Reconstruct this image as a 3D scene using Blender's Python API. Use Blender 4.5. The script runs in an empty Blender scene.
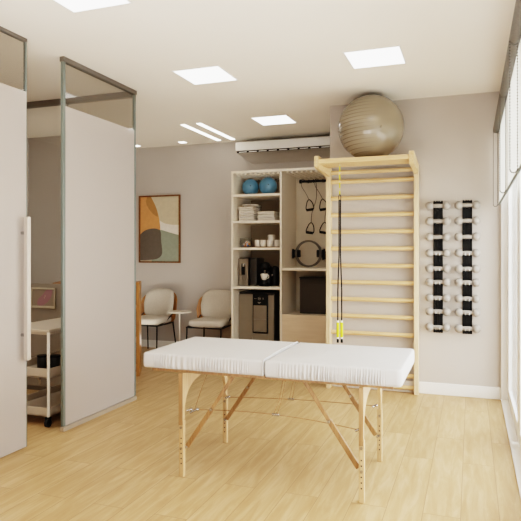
import bpy, bmesh, math, random
from mathutils import Vector, Matrix
random.seed(7)
PI = math.pi
S = bpy.context.scene
COL = S.collection

# ------------------------------------------------------------------ materials
def lin(c):
    c = c / 255.0
    return c / 12.92 if c <= 0.04045 else ((c + 0.055) / 1.055) ** 2.4
def rgb(r, g, b): return (lin(r), lin(g), lin(b), 1.0)

def new_mat(name):
    m = bpy.data.materials.new(name); m.use_nodes = True
    return m, m.node_tree.nodes, m.node_tree.links
def bsdf(m): return m.node_tree.nodes['Principled BSDF']

def mat(name, col, rough=0.5, metal=0.0, spec=0.5, vary=0.04, scale=12.0, bump=0.0, bscale=200.0, coat=0.0):
    """principled with a faint procedural mottling and optional bump"""
    m, N, L = new_mat(name); b = bsdf(m)
    b.inputs['Roughness'].default_value = rough
    b.inputs['Metallic'].default_value = metal
    b.inputs['Specular IOR Level'].default_value = spec
    b.inputs['Coat Weight'].default_value = coat
    tc = N.new('ShaderNodeTexCoord')
    n = N.new('ShaderNodeTexNoise'); n.inputs['Scale'].default_value = scale; n.inputs['Detail'].default_value = 4
    L.new(tc.outputs['Object'], n.inputs['Vector'])
    r = N.new('ShaderNodeValToRGB')
    c = rgb(*col)
    r.color_ramp.elements[0].position = 0.3; r.color_ramp.elements[1].position = 0.7
    r.color_ramp.elements[0].color = tuple(x * (1 - vary) for x in c[:3]) + (1,)
    r.color_ramp.elements[1].color = tuple(min(1, x * (1 + vary)) for x in c[:3]) + (1,)
    L.new(n.outputs['Fac'], r.inputs['Fac']); L.new(r.outputs['Color'], b.inputs['Base Color'])
    if bump:
        n2 = N.new('ShaderNodeTexNoise'); n2.inputs['Scale'].default_value = bscale; n2.inputs['Detail'].default_value = 3
        L.new(tc.outputs['Object'], n2.inputs['Vector'])
        bp = N.new('ShaderNodeBump'); bp.inputs['Strength'].default_value = bump; bp.inputs['Distance'].default_value = 0.002
        L.new(n2.outputs['Fac'], bp.inputs['Height']); L.new(bp.outputs['Normal'], b.inputs['Normal'])
    return m

def wood(name, light, dark, stretch=(1, 1, 1), scale=6.0, rough=0.45):
    """grain = noise squeezed across the given axis"""
    m, N, L = new_mat(name); b = bsdf(m); b.inputs['Roughness'].default_value = rough
    tc = N.new('ShaderNodeTexCoord'); mp = N.new('ShaderNodeMapping'); mp.inputs['Scale'].default_value = stretch
    L.new(tc.outputs['Object'], mp.inputs['Vector'])
    n = N.new('ShaderNodeTexNoise'); n.inputs['Scale'].default_value = scale; n.inputs['Detail'].default_value = 6; n.inputs['Roughness'].default_value = 0.6
    L.new(mp.outputs['Vector'], n.inputs['Vector'])
    r = N.new('ShaderNodeValToRGB')
    r.color_ramp.elements[0].position = 0.35; r.color_ramp.elements[1].position = 0.65
    r.color_ramp.elements[0].color = rgb(*dark); r.color_ramp.elements[1].color = rgb(*light)
    L.new(n.outputs['Fac'], r.inputs['Fac']); L.new(r.outputs['Color'], b.inputs['Base Color'])
    return m

def emission(name, col, strength):
    m, N, L = new_mat(name); N.remove(bsdf(m))
    e = N.new('ShaderNodeEmission'); e.inputs['Color'].default_value = col; e.inputs['Strength'].default_value = strength
    L.new(e.outputs[0], N['Material Output'].inputs['Surface'])
    return m

def glass(name, tint, refl_rough=0.0, body=None, body_mix=0.0, ior=1.5):
    """thin architectural glass: tinted transparency + fresnel reflection (+ optional milky body)"""
    m, N, L = new_mat(name); N.remove(bsdf(m)); out = N['Material Output']
    tr = N.new('ShaderNodeBsdfTransparent'); tr.inputs['Color'].default_value = tint
    gl = N.new('ShaderNodeBsdfGlossy'); gl.inputs['Roughness'].default_value = refl_rough
    base = tr.outputs[0]
    if body:
        df = N.new('ShaderNodeBsdfDiffuse'); df.inputs['Color'].default_value = body
        tl = N.new('ShaderNodeBsdfTranslucent'); tl.inputs['Color'].default_value = body
        mx0 = N.new('ShaderNodeMixShader'); mx0.inputs[0].default_value = 0.35
        L.new(df.outputs[0], mx0.inputs[1]); L.new(tl.outputs[0], mx0.inputs[2])
        mx1 = N.new('ShaderNodeMixShader'); mx1.inputs[0].default_value = body_mix
        L.new(tr.outputs[0], mx1.inputs[1]); L.new(mx0.outputs[0], mx1.inputs[2]); base = mx1.outputs[0]
    mx = N.new('ShaderNodeMixShader')
    # view-angle reflection that treats both faces of the pane alike
    lwt = N.new('ShaderNodeLayerWeight'); lwt.inputs['Blend'].default_value = 0.5
    pw = N.new('ShaderNodeMath'); pw.operation = 'POWER'; pw.inputs[1].default_value = 3.0; L.new(lwt.outputs['Facing'], pw.inputs[0])
    mt = N.new('ShaderNodeMath'); mt.operation = 'MULTIPLY_ADD'; mt.inputs[1].default_value = 0.8; mt.inputs[2].default_value = 0.04
    L.new(pw.outputs[0], mt.inputs[0])
    L.new(mt.outputs[0], mx.inputs[0]); L.new(base, mx.inputs[1]); L.new(gl.outputs[0], mx.inputs[2])
    L.new(mx.outputs[0], out.inputs['Surface'])
    return m

def floor_mat():
    m, N, L = new_mat('oak_planks'); b = bsdf(m); b.inputs['Roughness'].default_value = 0.42
    b.inputs['Specular IOR Level'].default_value = 0.35
    tc = N.new('ShaderNodeTexCoord'); sp = N.new('ShaderNodeSeparateXYZ'); cb = N.new('ShaderNodeCombineXYZ')
    L.new(tc.outputs['Object'], sp.inputs[0])
    ax = N.new('ShaderNodeMath'); ax.operation = 'ADD'; ax.inputs[1].default_value = 0.052 + 0.1845 * 40
    L.new(sp.outputs['X'], ax.inputs[0])
    ay = N.new('ShaderNodeMath'); ay.operation = 'ADD'; ay.inputs[1].default_value = 20.3
    L.new(sp.outputs['Y'], ay.inputs[0])
    L.new(ay.outputs[0], cb.inputs['X']); L.new(ax.outputs[0], cb.inputs['Y'])
    br = N.new('ShaderNodeTexBrick'); br.offset = 0.37; br.offset_frequency = 2; br.squash = 1
    br.inputs['Scale'].default_value = 1.0; br.inputs['Brick Width'].default_value = 1.3; br.inputs['Row Height'].default_value = 0.1845
    br.inputs['Mortar Size'].default_value = 0.0017; br.inputs['Mortar Smooth'].default_value = 0.3; br.inputs['Bias'].default_value = 0
    br.inputs['Color1'].default_value = (0, 0, 0, 1); br.inputs['Color2'].default_value = (1, 1, 1, 1); br.inputs['Mortar'].default_value = (0.5, 0.5, 0.5, 1)
    L.new(cb.outputs[0], br.inputs['Vector'])
    # grain along Y, shifted per plank
    mp = N.new('ShaderNodeMapping'); mp.inputs['Scale'].default_value = (9, 0.9, 1)
    L.new(tc.outputs['Object'], mp.inputs['Vector'])
    off = N.new('ShaderNodeVectorMath'); off.operation = 'MULTIPLY_ADD'
    L.new(br.outputs['Color'], off.inputs[0]); off.inputs[1].default_value = (7, 7, 7); L.new(mp.outputs[0], off.inputs[2])
    n = N.new('ShaderNodeTexNoise'); n.inputs['Scale'].default_value = 2.6; n.inputs['Detail'].default_value = 8; n.inputs['Roughness'].default_value = 0.62
    n.inputs['Distortion'].default_value = 0.6
    L.new(off.outputs[0], n.inputs['Vector'])
    r = N.new('ShaderNodeValToRGB'); e = r.color_ramp.elements
    e[0].position = 0.25; e[0].color = rgb(172, 137, 94); e[1].position = 0.66; e[1].color = rgb(198, 168, 127)
    x = e.new(0.46); x.color = rgb(182, 150, 107)
    L.new(n.outputs['Fac'], r.inputs['Fac'])
    hs = N.new('ShaderNodeMix'); hs.data_type = 'RGBA'; hs.blend_type = 'MULTIPLY'
    tone = N.new('ShaderNodeValToRGB'); tone.color_ramp.elements[0].color = (0.93, 0.92, 0.90, 1); tone.color_ramp.elements[1].color = (1.03, 1.03, 1.03, 1)
    L.new(br.outputs['Color'], tone.inputs['Fac'])
    hs.inputs['Factor'].default_value = 1; L.new(r.outputs['Color'], hs.inputs['A']); L.new(tone.outputs['Color'], hs.inputs['B'])
    mm = N.new('ShaderNodeMix'); mm.data_type = 'RGBA'
    mm.inputs['B'].default_value = rgb(140, 109, 72)
    L.new(br.outputs['Fac'], mm.inputs['Factor']); L.new(hs.outputs['Result'], mm.inputs['A'])
    L.new(mm.outputs['Result'], b.inputs['Base Color'])
    bp = N.new('ShaderNodeBump'); bp.inputs['Strength'].default_value = 0.12; bp.inputs['Distance'].default_value = 0.002
    L.new(n.outputs['Fac'], bp.inputs['Height']); L.new(bp.outputs['Normal'], b.inputs['Normal'])
    return m

M = {}
M['floor'] = floor_mat()
M['wall'] = mat('wall_paint', (190, 183, 176), 0.85, spec=0.2, vary=0.012, scale=3, bump=0.08, bscale=120)
M['wall_bright'] = mat('wall_paint_bright', (190, 181, 172), 0.85, spec=0.2, vary=0.012, scale=3, bump=0.08, bscale=120)
M['ceiling'] = mat('ceiling_paint', (246, 239, 227), 0.9, spec=0.2, vary=0.01, scale=2)
M['white_trim'] = mat('white_trim', (240, 237, 231), 0.5, vary=0.01)
M['frame_white'] = mat('window_white', (242, 240, 236), 0.4, vary=0.01)
M['bounce_ground'] = mat('pale_bounce_ground', (232, 229, 222), 0.9, vary=0.03, scale=2)  # made pale as a reflector, bouncing daylight up through the window
M['deck'] = wood('deck_wood', (178, 140, 92), (150, 112, 70), (12, 1, 1), 5, 0.6)
M['alu'] = mat('brushed_grey_aluminium', (124, 132, 127), 0.4, 0.5, vary=0.03, scale=30)
M['alu_dark'] = mat('dark_grey_aluminium', (116, 109, 101), 0.45, 0.5, vary=0.03, scale=30)
M['channel'] = mat('taupe_floor_channel', (176, 164, 148), 0.4, 0.4, vary=0.02)
M['steel'] = mat('satin_steel', (192, 182, 170), 0.4, 0.3, vary=0.03, scale=40)
M['chrome'] = mat('polished_metal', (190, 190, 190), 0.2, 1.0, vary=0.02)
M['clear'] = glass('clear_partition_glass', (0.86, 0.845, 0.82, 1))
M['clear_back'] = glass('smoked_partition_glass', (0.90, 0.89, 0.87, 1))
M['frost'] = glass('frosted_film', (0.9, 0.88, 0.86, 1), 0.08, rgb(207, 198, 191), 0.86)
M['window_glass'] = glass('window_glass', (0.97, 0.98, 0.98, 1))
M['taupe_panel'] = mat('taupe_panel', (134, 125, 114), 0.6, vary=0.03)
M['cart'] = mat('ivory_powder_coat', (202, 190, 174), 0.45, vary=0.015)
M['cart_rail'] = mat('white_powder_coat', (240, 236, 228), 0.4, vary=0.01)
M['rubber'] = mat('black_rubber', (22, 21, 20), 0.6, vary=0.1)
M['black'] = mat('black_plastic', (10, 9, 9), 0.45, spec=.25, vary=0.1)
M['black_metal'] = mat('black_metal', (22, 21, 20), 0.45, 0.3, vary=0.1)
M['canister'] = mat('charcoal_ceramic', (44, 42, 40), 0.35, vary=0.1)
M['linen'] = mat('white_cotton_cover', (194, 191, 188), 0.85, spec=0.25, vary=0.012, scale=8, bump=0.15, bscale=400)
M['birch_v'] = wood('birch_upright', (226, 203, 168), (206, 178, 138), (14, 14, 0.8), 5)
M['shaded_leg_wood'] = wood('shaded_leg_wood', (164, 127, 87), (138, 102, 66), (14, 14, 0.8), 5)  # darker leg wood: shade on the front faces put into the colour
M['table_birch'] = wood('table_birch', (208, 178, 138), (188, 154, 112), (14, 14, 0.8), 5)
M['birch_h'] = wood('birch_rung', (224, 192, 146), (202, 168, 120), (0.8, 14, 14), 5)
M['birch_y'] = wood('birch_bracket', (226, 198, 154), (208, 174, 126), (14, 0.8, 14), 5)
M['carcass'] = mat('cream_laminate', (232, 222, 206), 0.5, vary=0.01)
M['drawer'] = wood('pale_oak_front', (220, 200, 174), (212, 191, 164), (0.9, 10, 8), 3, 0.5)
M['back_panel'] = mat('shaded_laminate', (150, 134, 112), 0.55, vary=0.03)  # cabinet back, darkened: shade of the left column put into the colour
M['back_panel_lit'] = mat('lit_laminate', (208, 197, 178), 0.55, vary=0.03)  # same cabinet back, lighter copy for the better lit right column
M['ball_blue'] = mat('blue_vinyl', (84, 134, 164), 0.3, vary=0.05, scale=20, coat=0.3)
M['towel'] = mat('white_terry', (226, 218, 208), 0.95, spec=0.1, vary=0.05, scale=60, bump=0.5, bscale=300)
M['ceramic'] = mat('white_ceramic', (236, 230, 220), 0.25, vary=0.01)
M['tray_wood'] = wood('tray_wood', (168, 124, 78), (140, 98, 58), (1, 12, 12), 6)
M['candy_blue'] = mat('blue_wrapper', (50, 120, 190), 0.3)
M['candy_orange'] = mat('orange_wrapper', (230, 140, 50), 0.3)
M['jar_glass'] = glass('jar_glass', (0.93, 0.93, 0.92, 1))
M['machine_grey'] = mat('grey_machine_metal', (128, 118, 105), 0.4, 0.35, vary=0.04)
M['machine_dark'] = mat('dark_machine_plastic', (52, 47, 41), 0.4, vary=0.08)
M['appliance'] = mat('greige_metal_front', (136, 126, 111), 0.45, 0.3, vary=0.03)
M['appliance_win'] = mat('grey_window', (128, 118, 104), 0.25, vary=0.05)
M['icon'] = mat('pale_icon_print', (150, 142, 130), 0.5)
M['box_dark'] = mat('dark_brown_box', (58, 50, 40), 0.6, vary=0.06)
M['ring_grey'] = mat('grey_ring', (92, 86, 78), 0.4, vary=0.05)
M['tube'] = mat('dark_rubber_tube', (62, 56, 50), 0.5, vary=0.05)
M['yellow'] = mat('yellow_foam', (214, 214, 40), 0.6, vary=0.05)
M['yellow_strap'] = mat('yellow_webbing', (214, 200, 50), 0.7, vary=0.25, scale=60)
def banded(m, col2, scale):
    N, L = m.node_tree.nodes, m.node_tree.links; b = bsdf(m); src = b.inputs['Base Color'].links[0].from_socket
    tc = N.new('ShaderNodeTexCoord'); w = N.new('ShaderNodeTexWave'); w.wave_type = 'BANDS'; w.bands_direction = 'Z'; w.inputs['Scale'].default_value = scale
    L.new(tc.outputs['Object'], w.inputs['Vector'])
    g = N.new('ShaderNodeMath'); g.operation = 'GREATER_THAN'; g.inputs[1].default_value = .72; L.new(w.outputs['Fac'], g.inputs[0])
    mx = N.new('ShaderNodeMix'); mx.data_type = 'RGBA'; mx.inputs['B'].default_value = rgb(*col2)
    L.new(g.outputs[0], mx.inputs['Factor']); L.new(src, mx.inputs['A']); L.new(mx.outputs['Result'], b.inputs['Base Color'])
banded(M['yellow_strap'], (206, 188, 150), 4.2)
M['white_plastic'] = mat('white_plastic', (242, 240, 236), 0.45, vary=0.01)
M['ac_shade'] = mat('shaded_underside', (176, 168, 157), 0.5, vary=0.01)  # white casing greyed: shade under the unit put into the colour
M['db'] = mat('pale_grey_vinyl', (152, 145, 137), 0.45, vary=0.02)
M['boucle'] = mat('beige_boucle', (192, 183, 170), 0.95, spec=0.1, vary=0.10, scale=120, bump=0.6, bscale=250)
M['walnut'] = wood('honey_veneer', (176, 122, 62), (140, 92, 42), (12, 12, 1), 5)
M['recess_shade'] = mat('recess_shade_brown', (66, 50, 34), 0.7, vary=0.1)  # dark brown standing in for shade inside the bookcase and drilled holes
M['table_glass'] = mat('off_white_lacquer', (214, 204, 190), 0.25, vary=0.01)
M['blind'] = mat('white_blind_fabric', (236, 234, 228), 0.9, vary=0.01)
M['blind_tube'] = mat('grey_blind_tube', (108, 102, 95), 0.6, 0.2, vary=0.12, scale=80)
M['chain'] = mat('grey_bead_chain', (84, 79, 73), 0.4, 0.4)
M['cord'] = mat('brown_cord', (150, 112, 76), 0.7, vary=0.1)
M['art_frame'] = wood('art_frame_wood', (132, 84, 40), (102, 62, 28), (10, 10, 10), 4)
M['light'] = emission('lit_diffuser', (1.0, 0.97, 0.93, 1), 4.5)
M['light_small'] = emission('lit_small_diffuser', (1.0, 0.95, 0.86, 1), 6)

# translucent blind
def translucent(m, amount=0.5, col=(0.9, 0.89, 0.86, 1)):
    N, L = m.node_tree.nodes, m.node_tree.links
    t = N.new('ShaderNodeBsdfTranslucent'); t.inputs['Color'].default_value = col
    mx = N.new('ShaderNodeMixShader'); mx.inputs[0].default_value = amount
    L.new(bsdf(m).outputs[0], mx.inputs[1]); L.new(t.outputs[0], mx.inputs[2]); L.new(mx.outputs[0], N['Material Output'].inputs['Surface'])
translucent(M['blind'], 0.5)

def gym_ball_mat():
    m, N, L = new_mat('translucent_grey_vinyl'); b = bsdf(m)
    b.inputs['Base Color'].default_value = rgb(186, 172, 148); b.inputs['Roughness'].default_value = 0.22
    b.inputs['Transmission Weight'].default_value = 0.0; b.inputs['Coat Weight'].default_value = 0.4
    tc = N.new('ShaderNodeTexCoord'); mp = N.new('ShaderNodeMapping'); mp.inputs['Rotation'].default_value = (0.02, 0.05, 0)
    w = N.new('ShaderNodeTexWave'); w.wave_type = 'BANDS'; w.bands_direction = 'Z'; w.inputs['Scale'].default_value = 9.5; w.inputs['Distortion'].default_value = 0
    L.new(tc.outputs['Object'], mp.inputs[0]); L.new(mp.outputs[0], w.inputs['Vector'])
    # ribs fade to the right: washed-out light put into the pattern
    sx = N.new('ShaderNodeSeparateXYZ'); L.new(tc.outputs['Object'], sx.inputs[0])
    mr = N.new('ShaderNodeMapRange'); mr.inputs['From Min'].default_value = -0.16; mr.inputs['From Max'].default_value = 0.10; mr.inputs['To Min'].default_value = 1; mr.inputs['To Max'].default_value = 0
    L.new(sx.outputs['X'], mr.inputs['Value'])
    pw = N.new('ShaderNodeMath'); pw.operation = 'POWER'; pw.inputs[1].default_value = 22; L.new(w.outputs['Fac'], pw.inputs[0])
    ml = N.new('ShaderNodeMath'); ml.operation = 'MULTIPLY'; L.new(pw.outputs[0], ml.inputs[0]); L.new(mr.outputs[0], ml.inputs[1])
    mx = N.new('ShaderNodeMix'); mx.data_type = 'RGBA'; mx.inputs['A'].default_value = rgb(141, 129, 109); mx.inputs['B'].default_value = rgb(88, 78, 63)
    L.new(ml.outputs[0], mx.inputs['Factor']); L.new(mx.outputs['Result'], b.inputs['Base Color'])
    bp = N.new('ShaderNodeBump'); bp.inputs['Strength'].default_value = 0.5; bp.inputs['Distance'].default_value = 0.006
    L.new(ml.outputs[0], bp.inputs['Height']); L.new(bp.outputs['Normal'], b.inputs['Normal'])
    return m
M['gym_ball'] = gym_ball_mat()

# ------------------------------------------------------------------ geometry helpers
class MB:
    def __init__(s): s.bm = bmesh.new(); s.smooth = False
    def box(s, x0, x1, y0, y1, z0, z1, bev=0.0, seg=2):
        r = bmesh.ops.create_cube(s.bm, size=1.0, matrix=Matrix.Translation(((x0+x1)/2, (y0+y1)/2, (z0+z1)/2)) @ Matrix.Diagonal((abs(x1-x0), abs(y1-y0), abs(z1-z0), 1)))
        if bev:
            es = list({e for v in r['verts'] for e in v.link_edges})
            bmesh.ops.bevel(s.bm, geom=es, offset=bev, segments=seg, affect='EDGES', profile=0.5)
        return s
    def cyl(s, a, b, r, r2=None, n=16):
        a, b = Vector(a), Vector(b); d = b - a
        q = d.to_track_quat('Z', 'Y').to_matrix().to_4x4()
        bmesh.ops.create_cone(s.bm, cap_ends=True, segments=n, radius1=r, radius2=r if r2 is None else r2, depth=d.length, matrix=Matrix.Translation((a+b)/2) @ q)
        return s
    def sph(s, c, r, n=24, sc=(1, 1, 1)):
        bmesh.ops.create_uvsphere(s.bm, u_segments=n, v_segments=max(8, n*2//3), radius=r, matrix=Matrix.Translation(c) @ Matrix.Diagonal(tuple(sc)+(1,)))
        return s
    def bar(s, a, b, w, h, bev=0.0):
        """rectangular bar from a to b; w across (horizontal), h the other way"""
        a, b = Vector(a), Vector(b); d = b - a
        q = d.to_track_quat('Y', 'Z').to_matrix().to_4x4()
        r = bmesh.ops.create_cube(s.bm, size=1.0, matrix=Matrix.Translation((a+b)/2) @ q @ Matrix.Diagonal((w, d.length, h, 1)))
        if bev:
            es = list({e for v in r['verts'] for e in v.link_edges})
            bmesh.ops.bevel(s.bm, geom=es, offset=bev, segments=2, affect='EDGES')
        return s
    def tube(s, pts, r, n=8, closed=False):
        P = [Vector(p) for p in pts]; k = len(P); rings = []
        up = None
        for i in range(k):
            if closed: t = (P[(i+1) % k] - P[i-1])
            else: t = P[min(i+1, k-1)] - P[max(i-1, 0)]
            t.normalize()
            if up is None:
                up = t.orthogonal().normalized()
            else:
                up = (up - t * up.dot(t))
                up = up.normalized() if up.length > 1e-6 else t.orthogonal().normalized()
            bi = t.cross(up)
            rr = r[i] if isinstance(r, (list, tuple)) else r
            rings.append([s.bm.verts.new(P[i] + rr * (math.cos(2*PI*j/n) * up + math.sin(2*PI*j/n) * bi)) for j in range(n)])
        m = k if closed else k - 1
        for i in range(m):
            A, B = rings[i], rings[(i+1) % k]
            for j in range(n): s.bm.faces.new((A[j], A[(j+1) % n], B[(j+1) % n], B[j]))
        if not closed:
            s.bm.faces.new(list(reversed(rings[0]))); s.bm.faces.new(rings[-1])
        return s
    def lathe(s, prof, c=(0, 0, 0), n=28):
        """profile of (r, z) turned about Z"""
        c = Vector(c); rings = []
        for r, z in prof:
            if r < 1e-5: rings.append([s.bm.verts.new(c + Vector((0, 0, z)))])
            else: rings.append([s.bm.verts.new(c + Vector((r*math.cos(2*PI*j/n), r*math.sin(2*PI*j/n), z))) for j in range(n)])
        for A, B in zip(rings, rings[1:]):
            for j in range(n):
                a = [A[0]] if len(A) == 1 else [A[j], A[(j+1) % n]]
                b = [B[0]] if len(B) == 1 else [B[(j+1) % n], B[j]]
                if len(a) + len(b) > 2: s.bm.faces.new(a + b)
        return s
    def prism(s, poly, axis, a0, a1):
        """poly of 2-D points extruded along axis 'x','y' or 'z'"""
        def mk(p, a):
            return {'x': (a, p[0], p[1]), 'y': (p[0], a, p[1]), 'z': (p[0], p[1], a)}[axis]
        A = [s.bm.verts.new(mk(p, a0)) for p in poly]; B = [s.bm.verts.new(mk(p, a1)) for p in poly]
        n = len(poly)
        s.bm.faces.new(A); s.bm.faces.new(list(reversed(B)))
        for i in range(n): s.bm.faces.new((A[i], B[i], B[(i+1) % n], A[(i+1) % n]))
        return s
    def build(s, name, m, parent=None, loc=None, smooth=False, angle=None):
        bmesh.ops.recalc_face_normals(s.bm, faces=s.bm.faces)
        me = bpy.data.meshes.new(name); s.bm.to_mesh(me); s.bm.free()
        me.materials.append(M[m] if isinstance(m, str) else m)
        o = bpy.data.objects.new(name, me); COL.objects.link(o)
        if loc is not None: o.location = loc
        if parent: o.parent = parent
        if smooth:
            for p in me.polygons: p.use_smooth = True
            me.set_sharp_from_angle(angle=math.radians(angle or 40))
        return o

def thing(name, label, cat, loc=(0, 0, 0), rz=0, group=None):
    o = bpy.data.objects.new(name, None); COL.objects.link(o); o.empty_display_size = 0.1
    o.location = loc; o.rotation_euler = (0, 0, rz)
    o['label'] = label; o['category'] = cat
    if group: o['group'] = group
    return o
def tag(o, label, cat, group=None):
    o['label'] = label; o['category'] = cat
    if group: o['group'] = group
    return o
def structure(o): o['kind'] = 'structure'; return o
def dup(root, loc, label, rz=None):
    kids = {}
    for o in COL.objects: kids.setdefault(o.parent, []).append(o)
    def rec(o, parent):
        c = o.copy(); COL.objects.link(c)
        if parent: c.parent = parent
        for ch in kids.get(o, []): rec(ch, c)
        return c
    r = rec(root, None); r.location = loc; r['label'] = label
    if rz is not None: r.rotation_euler = (0, 0, rz)
    return r

H = 2.8
# ------------------------------------------------------------------ the room
def wallbox(name, m, *b): return structure(MB().box(*b).build(name, m))
wallbox('floor', 'floor', -5.45, 0.25, -2.2, 7.25, -0.08, 0.0)
wallbox('ceiling', 'ceiling', -5.45, 0.40, -2.2, 7.25, H, H + 0.1)
wallbox('wall_back', 'wall', -4.5, -1.333, 7.15, 7.25, 0, H)
wallbox('wall_right_back', 'wall_bright', -1.333, 0.42, 5.715, 7.25, 0, H)
wallbox('wall_left', 'wall', -5.45, -5.35, -2.2, 6.02, 0, H)
wallbox('wall_left_back', 'wall', -5.45, -4.5, 6.02, 7.25, 0, H)
wallbox('wall_front', 'wall', -5.45, 0.42, -2.3, -2.2, 0, H)
wallbox('wall_window_head', 'wall_bright', 0.25, 0.40, -2.2, 5.715, 2.56, H)
structure(MB().box(-0.466, 0.249, 5.700, 5.715, 0, 0.108, 0.003).box(-1.333, -0.466, 5.700, 5.715, 0, 0.108, 0.003).build('baseboard_right_back', 'white_trim'))
structure(MB().box(-4.5, -2.76, 7.135, 7.15, 0, 0.10, 0.003).build('baseboard_back', 'white_trim'))
# window wall: jamb, threshold, sliding leaves
structure(MB().box(0.25, 0.40, 5.66, 5.715, 0, 2.56, 0.004).build('trim_1', 'frame_white'))
structure(MB().box(0.25, 0.36, 1.84, 5.66, -0.08, 0.012, 0.003).build('trim_2', 'white_trim'))
wallbox('trim_3', 'frame_white', 0.28, 0.36, 1.84, 5.66, 2.50, 2.56)
def leaf(n, y0, y1, x0, x1, st=0.085):
    f = structure(MB().box(x0, x1, y0, y0 + st, 0.014, 2.50, 0.004).box(x0, x1, y1 - st, y1, 0.014, 2.50, 0.004)
                  .box(x0 + .003, x1 - .003, y0 + st, y1 - st, 0.014, 0.11, 0.004).box(x0 + .003, x1 - .003, y0 + st, y1 - st, 2.42, 2.50, 0.004)
                  .build('window_%d' % n, 'frame_white'))
    MB().box((x0+x1)/2 - .003, (x0+x1)/2 + .003, y0 + st - .01, y1 - st + .01, 0.10, 2.43).build('window_pane', 'window_glass', f)
    return f
leaf(1, 4.42, 5.655, 0.305, 0.345)
leaf(2, 3.08, 4.40, 0.305, 0.345, 0.13)
leaf(3, 1.85, 3.05, 0.305, 0.345)
wallbox('wall_window_block', 'wall_bright', 0.25, 0.40, -2.2, 1.84, 0, 2.56)  # unseen wall, put in to block daylight from the near side
wallbox('ground', 'bounce_ground', 0.8, 14.0, -10, 20, -0.12, -0.03)
wallbox('trim_4', 'deck', 0.36, 0.8, -6, 12, -0.12, -0.025)

# ------------------------------------------------------------------ ceiling lights
def ceil_panel(x, y, label):
    t = thing('ceiling_light', label, 'ceiling light', (x + .2, y + .2, H), group='square recessed ceiling panels')
    f = MB()
    for a in ((-.207, .207, -.207, -.196), (-.207, .207, .196, .207), (-.207, -.196, -.196, .196), (.196, .207, -.196, .196)):
        f.box(*a, -0.006, -0.0005, 0.001)
    f.build('frame', 'white_trim', t)
    MB().box(-.196, .196, -.196, .196, -0.004, -0.0005).build('diffuser', 'light', t)
ceil_panel(-2.264, 4.165, 'square white recessed ceiling light above left half of the massage table')
ceil_panel(-0.878, 4.198, 'square white recessed ceiling light in front of the big exercise ball')
ceil_panel(-2.257, 5.915, 'square white recessed ceiling light in front of the air conditioner')
ceil_panel(-2.268, 2.534, 'square white recessed ceiling light cut off by the top edge of the photo')
def slot(x, label):
    o = MB().box(-.028, .028, -.51, .51, -.005, -.0005, 0.001).build('linear_ceiling_light', 'light_small', loc=(x, 6.48, H))
    tag(o, label, 'ceiling light', 'slim linear ceiling lights')
slot(-3.115, 'slim linear ceiling light, the left one of the parallel pair')
slot(-2.915, 'slim linear ceiling light, the right one of the parallel pair')
def spot(x, y, label):
    t = thing('ceiling_downlight', label, 'ceiling light', (x, y, H), group='small square downlights')
    MB().box(-.05, .05, -.05, .05, -.004, -.0005, 0.001).build('trim_ring', 'white_trim', t)
    MB().box(-.042, .042, -.042, .042, -.008, -.0042, 0.001).build('diffuser', 'light_small', t)
spot(-3.62, 6.93, 'small square downlight beside the linear ceiling lights')
spot(-4.34, 6.95, 'small square downlight just right of the glass partition')

# ------------------------------------------------------------------ glass partition along X = -2.871
XP = -2.871
t = thing('glass_partition', 'fixed floor-to-ceiling frosted glass panel with grey posts, right of the sliding door', 'glass partition', (XP, 4.074, 0))
def at(t): return t.location
def P(mb, name, m, t, **k):
    """mesh given in world coordinates, parented to thing t placed without rotation"""
    o = mb.build(name, m, t, **k); o.location = -Vector(t.location); return o
Y0, Y1 = 3.571, 4.577
P(MB().box(XP-.020, XP+.020, Y0, Y1, 2.762, H, .003), 'header', 'alu_dark', t)
P(MB().box(XP-.018, XP+.018, Y0, Y1, 0, .034, .003), 'floor_channel', 'channel', t)
P(MB().box(XP-.012, XP+.012, Y0+.002, Y0+.030, .038, 2.762, .003), 'post', 'alu', t)
P(MB().box(XP-.012, XP+.012, Y1-.026, Y1-.004, .038, 2.762, .003), 'post', 'alu', t)
P(MB().box(XP-.004, XP+.004, Y0+.024, Y1-.022, .038, 2.762), 'glass_pane', 'clear', t)
P(MB().box(XP+.0045, XP+.0065, Y0+.024, Y1-.022, .038, 2.437), 'frosted_film', 'frost', t)
# sliding door nearer the camera
d = structure(MB().box(XP-.004, XP+.004, 2.25, 3.196, .010, 2.775).build('door_1', 'clear'))
XD = XP
MB().box(XD+.0045, XD+.0065, 2.25, 3.196, .010, 2.437).build('frosted_film', 'frost', d)
MB().box(XD-.014, XD+.014, 2.20, 3.200, 2.775, H, .002).build('header', 'alu_dark', d)
MB().box(XD-.010, XD+.010, 3.186, 3.201, 2.437, 2.775, .002).box(XD-.006, XD+.008, 3.196, 3.201, .010, 2.437, .001).build('edge_profile', 'alu', d)
MB().box(-2.832, -2.800, 3.137, 3.170, .612, 1.578, .004).build('door_handle', 'steel', d)
for z in (.78, 1.47): MB().cyl((XD+.004, 3.153, z), (-2.828, 3.153, z), .011).build('handle_standoff', 'chrome', d, smooth=True)
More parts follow.
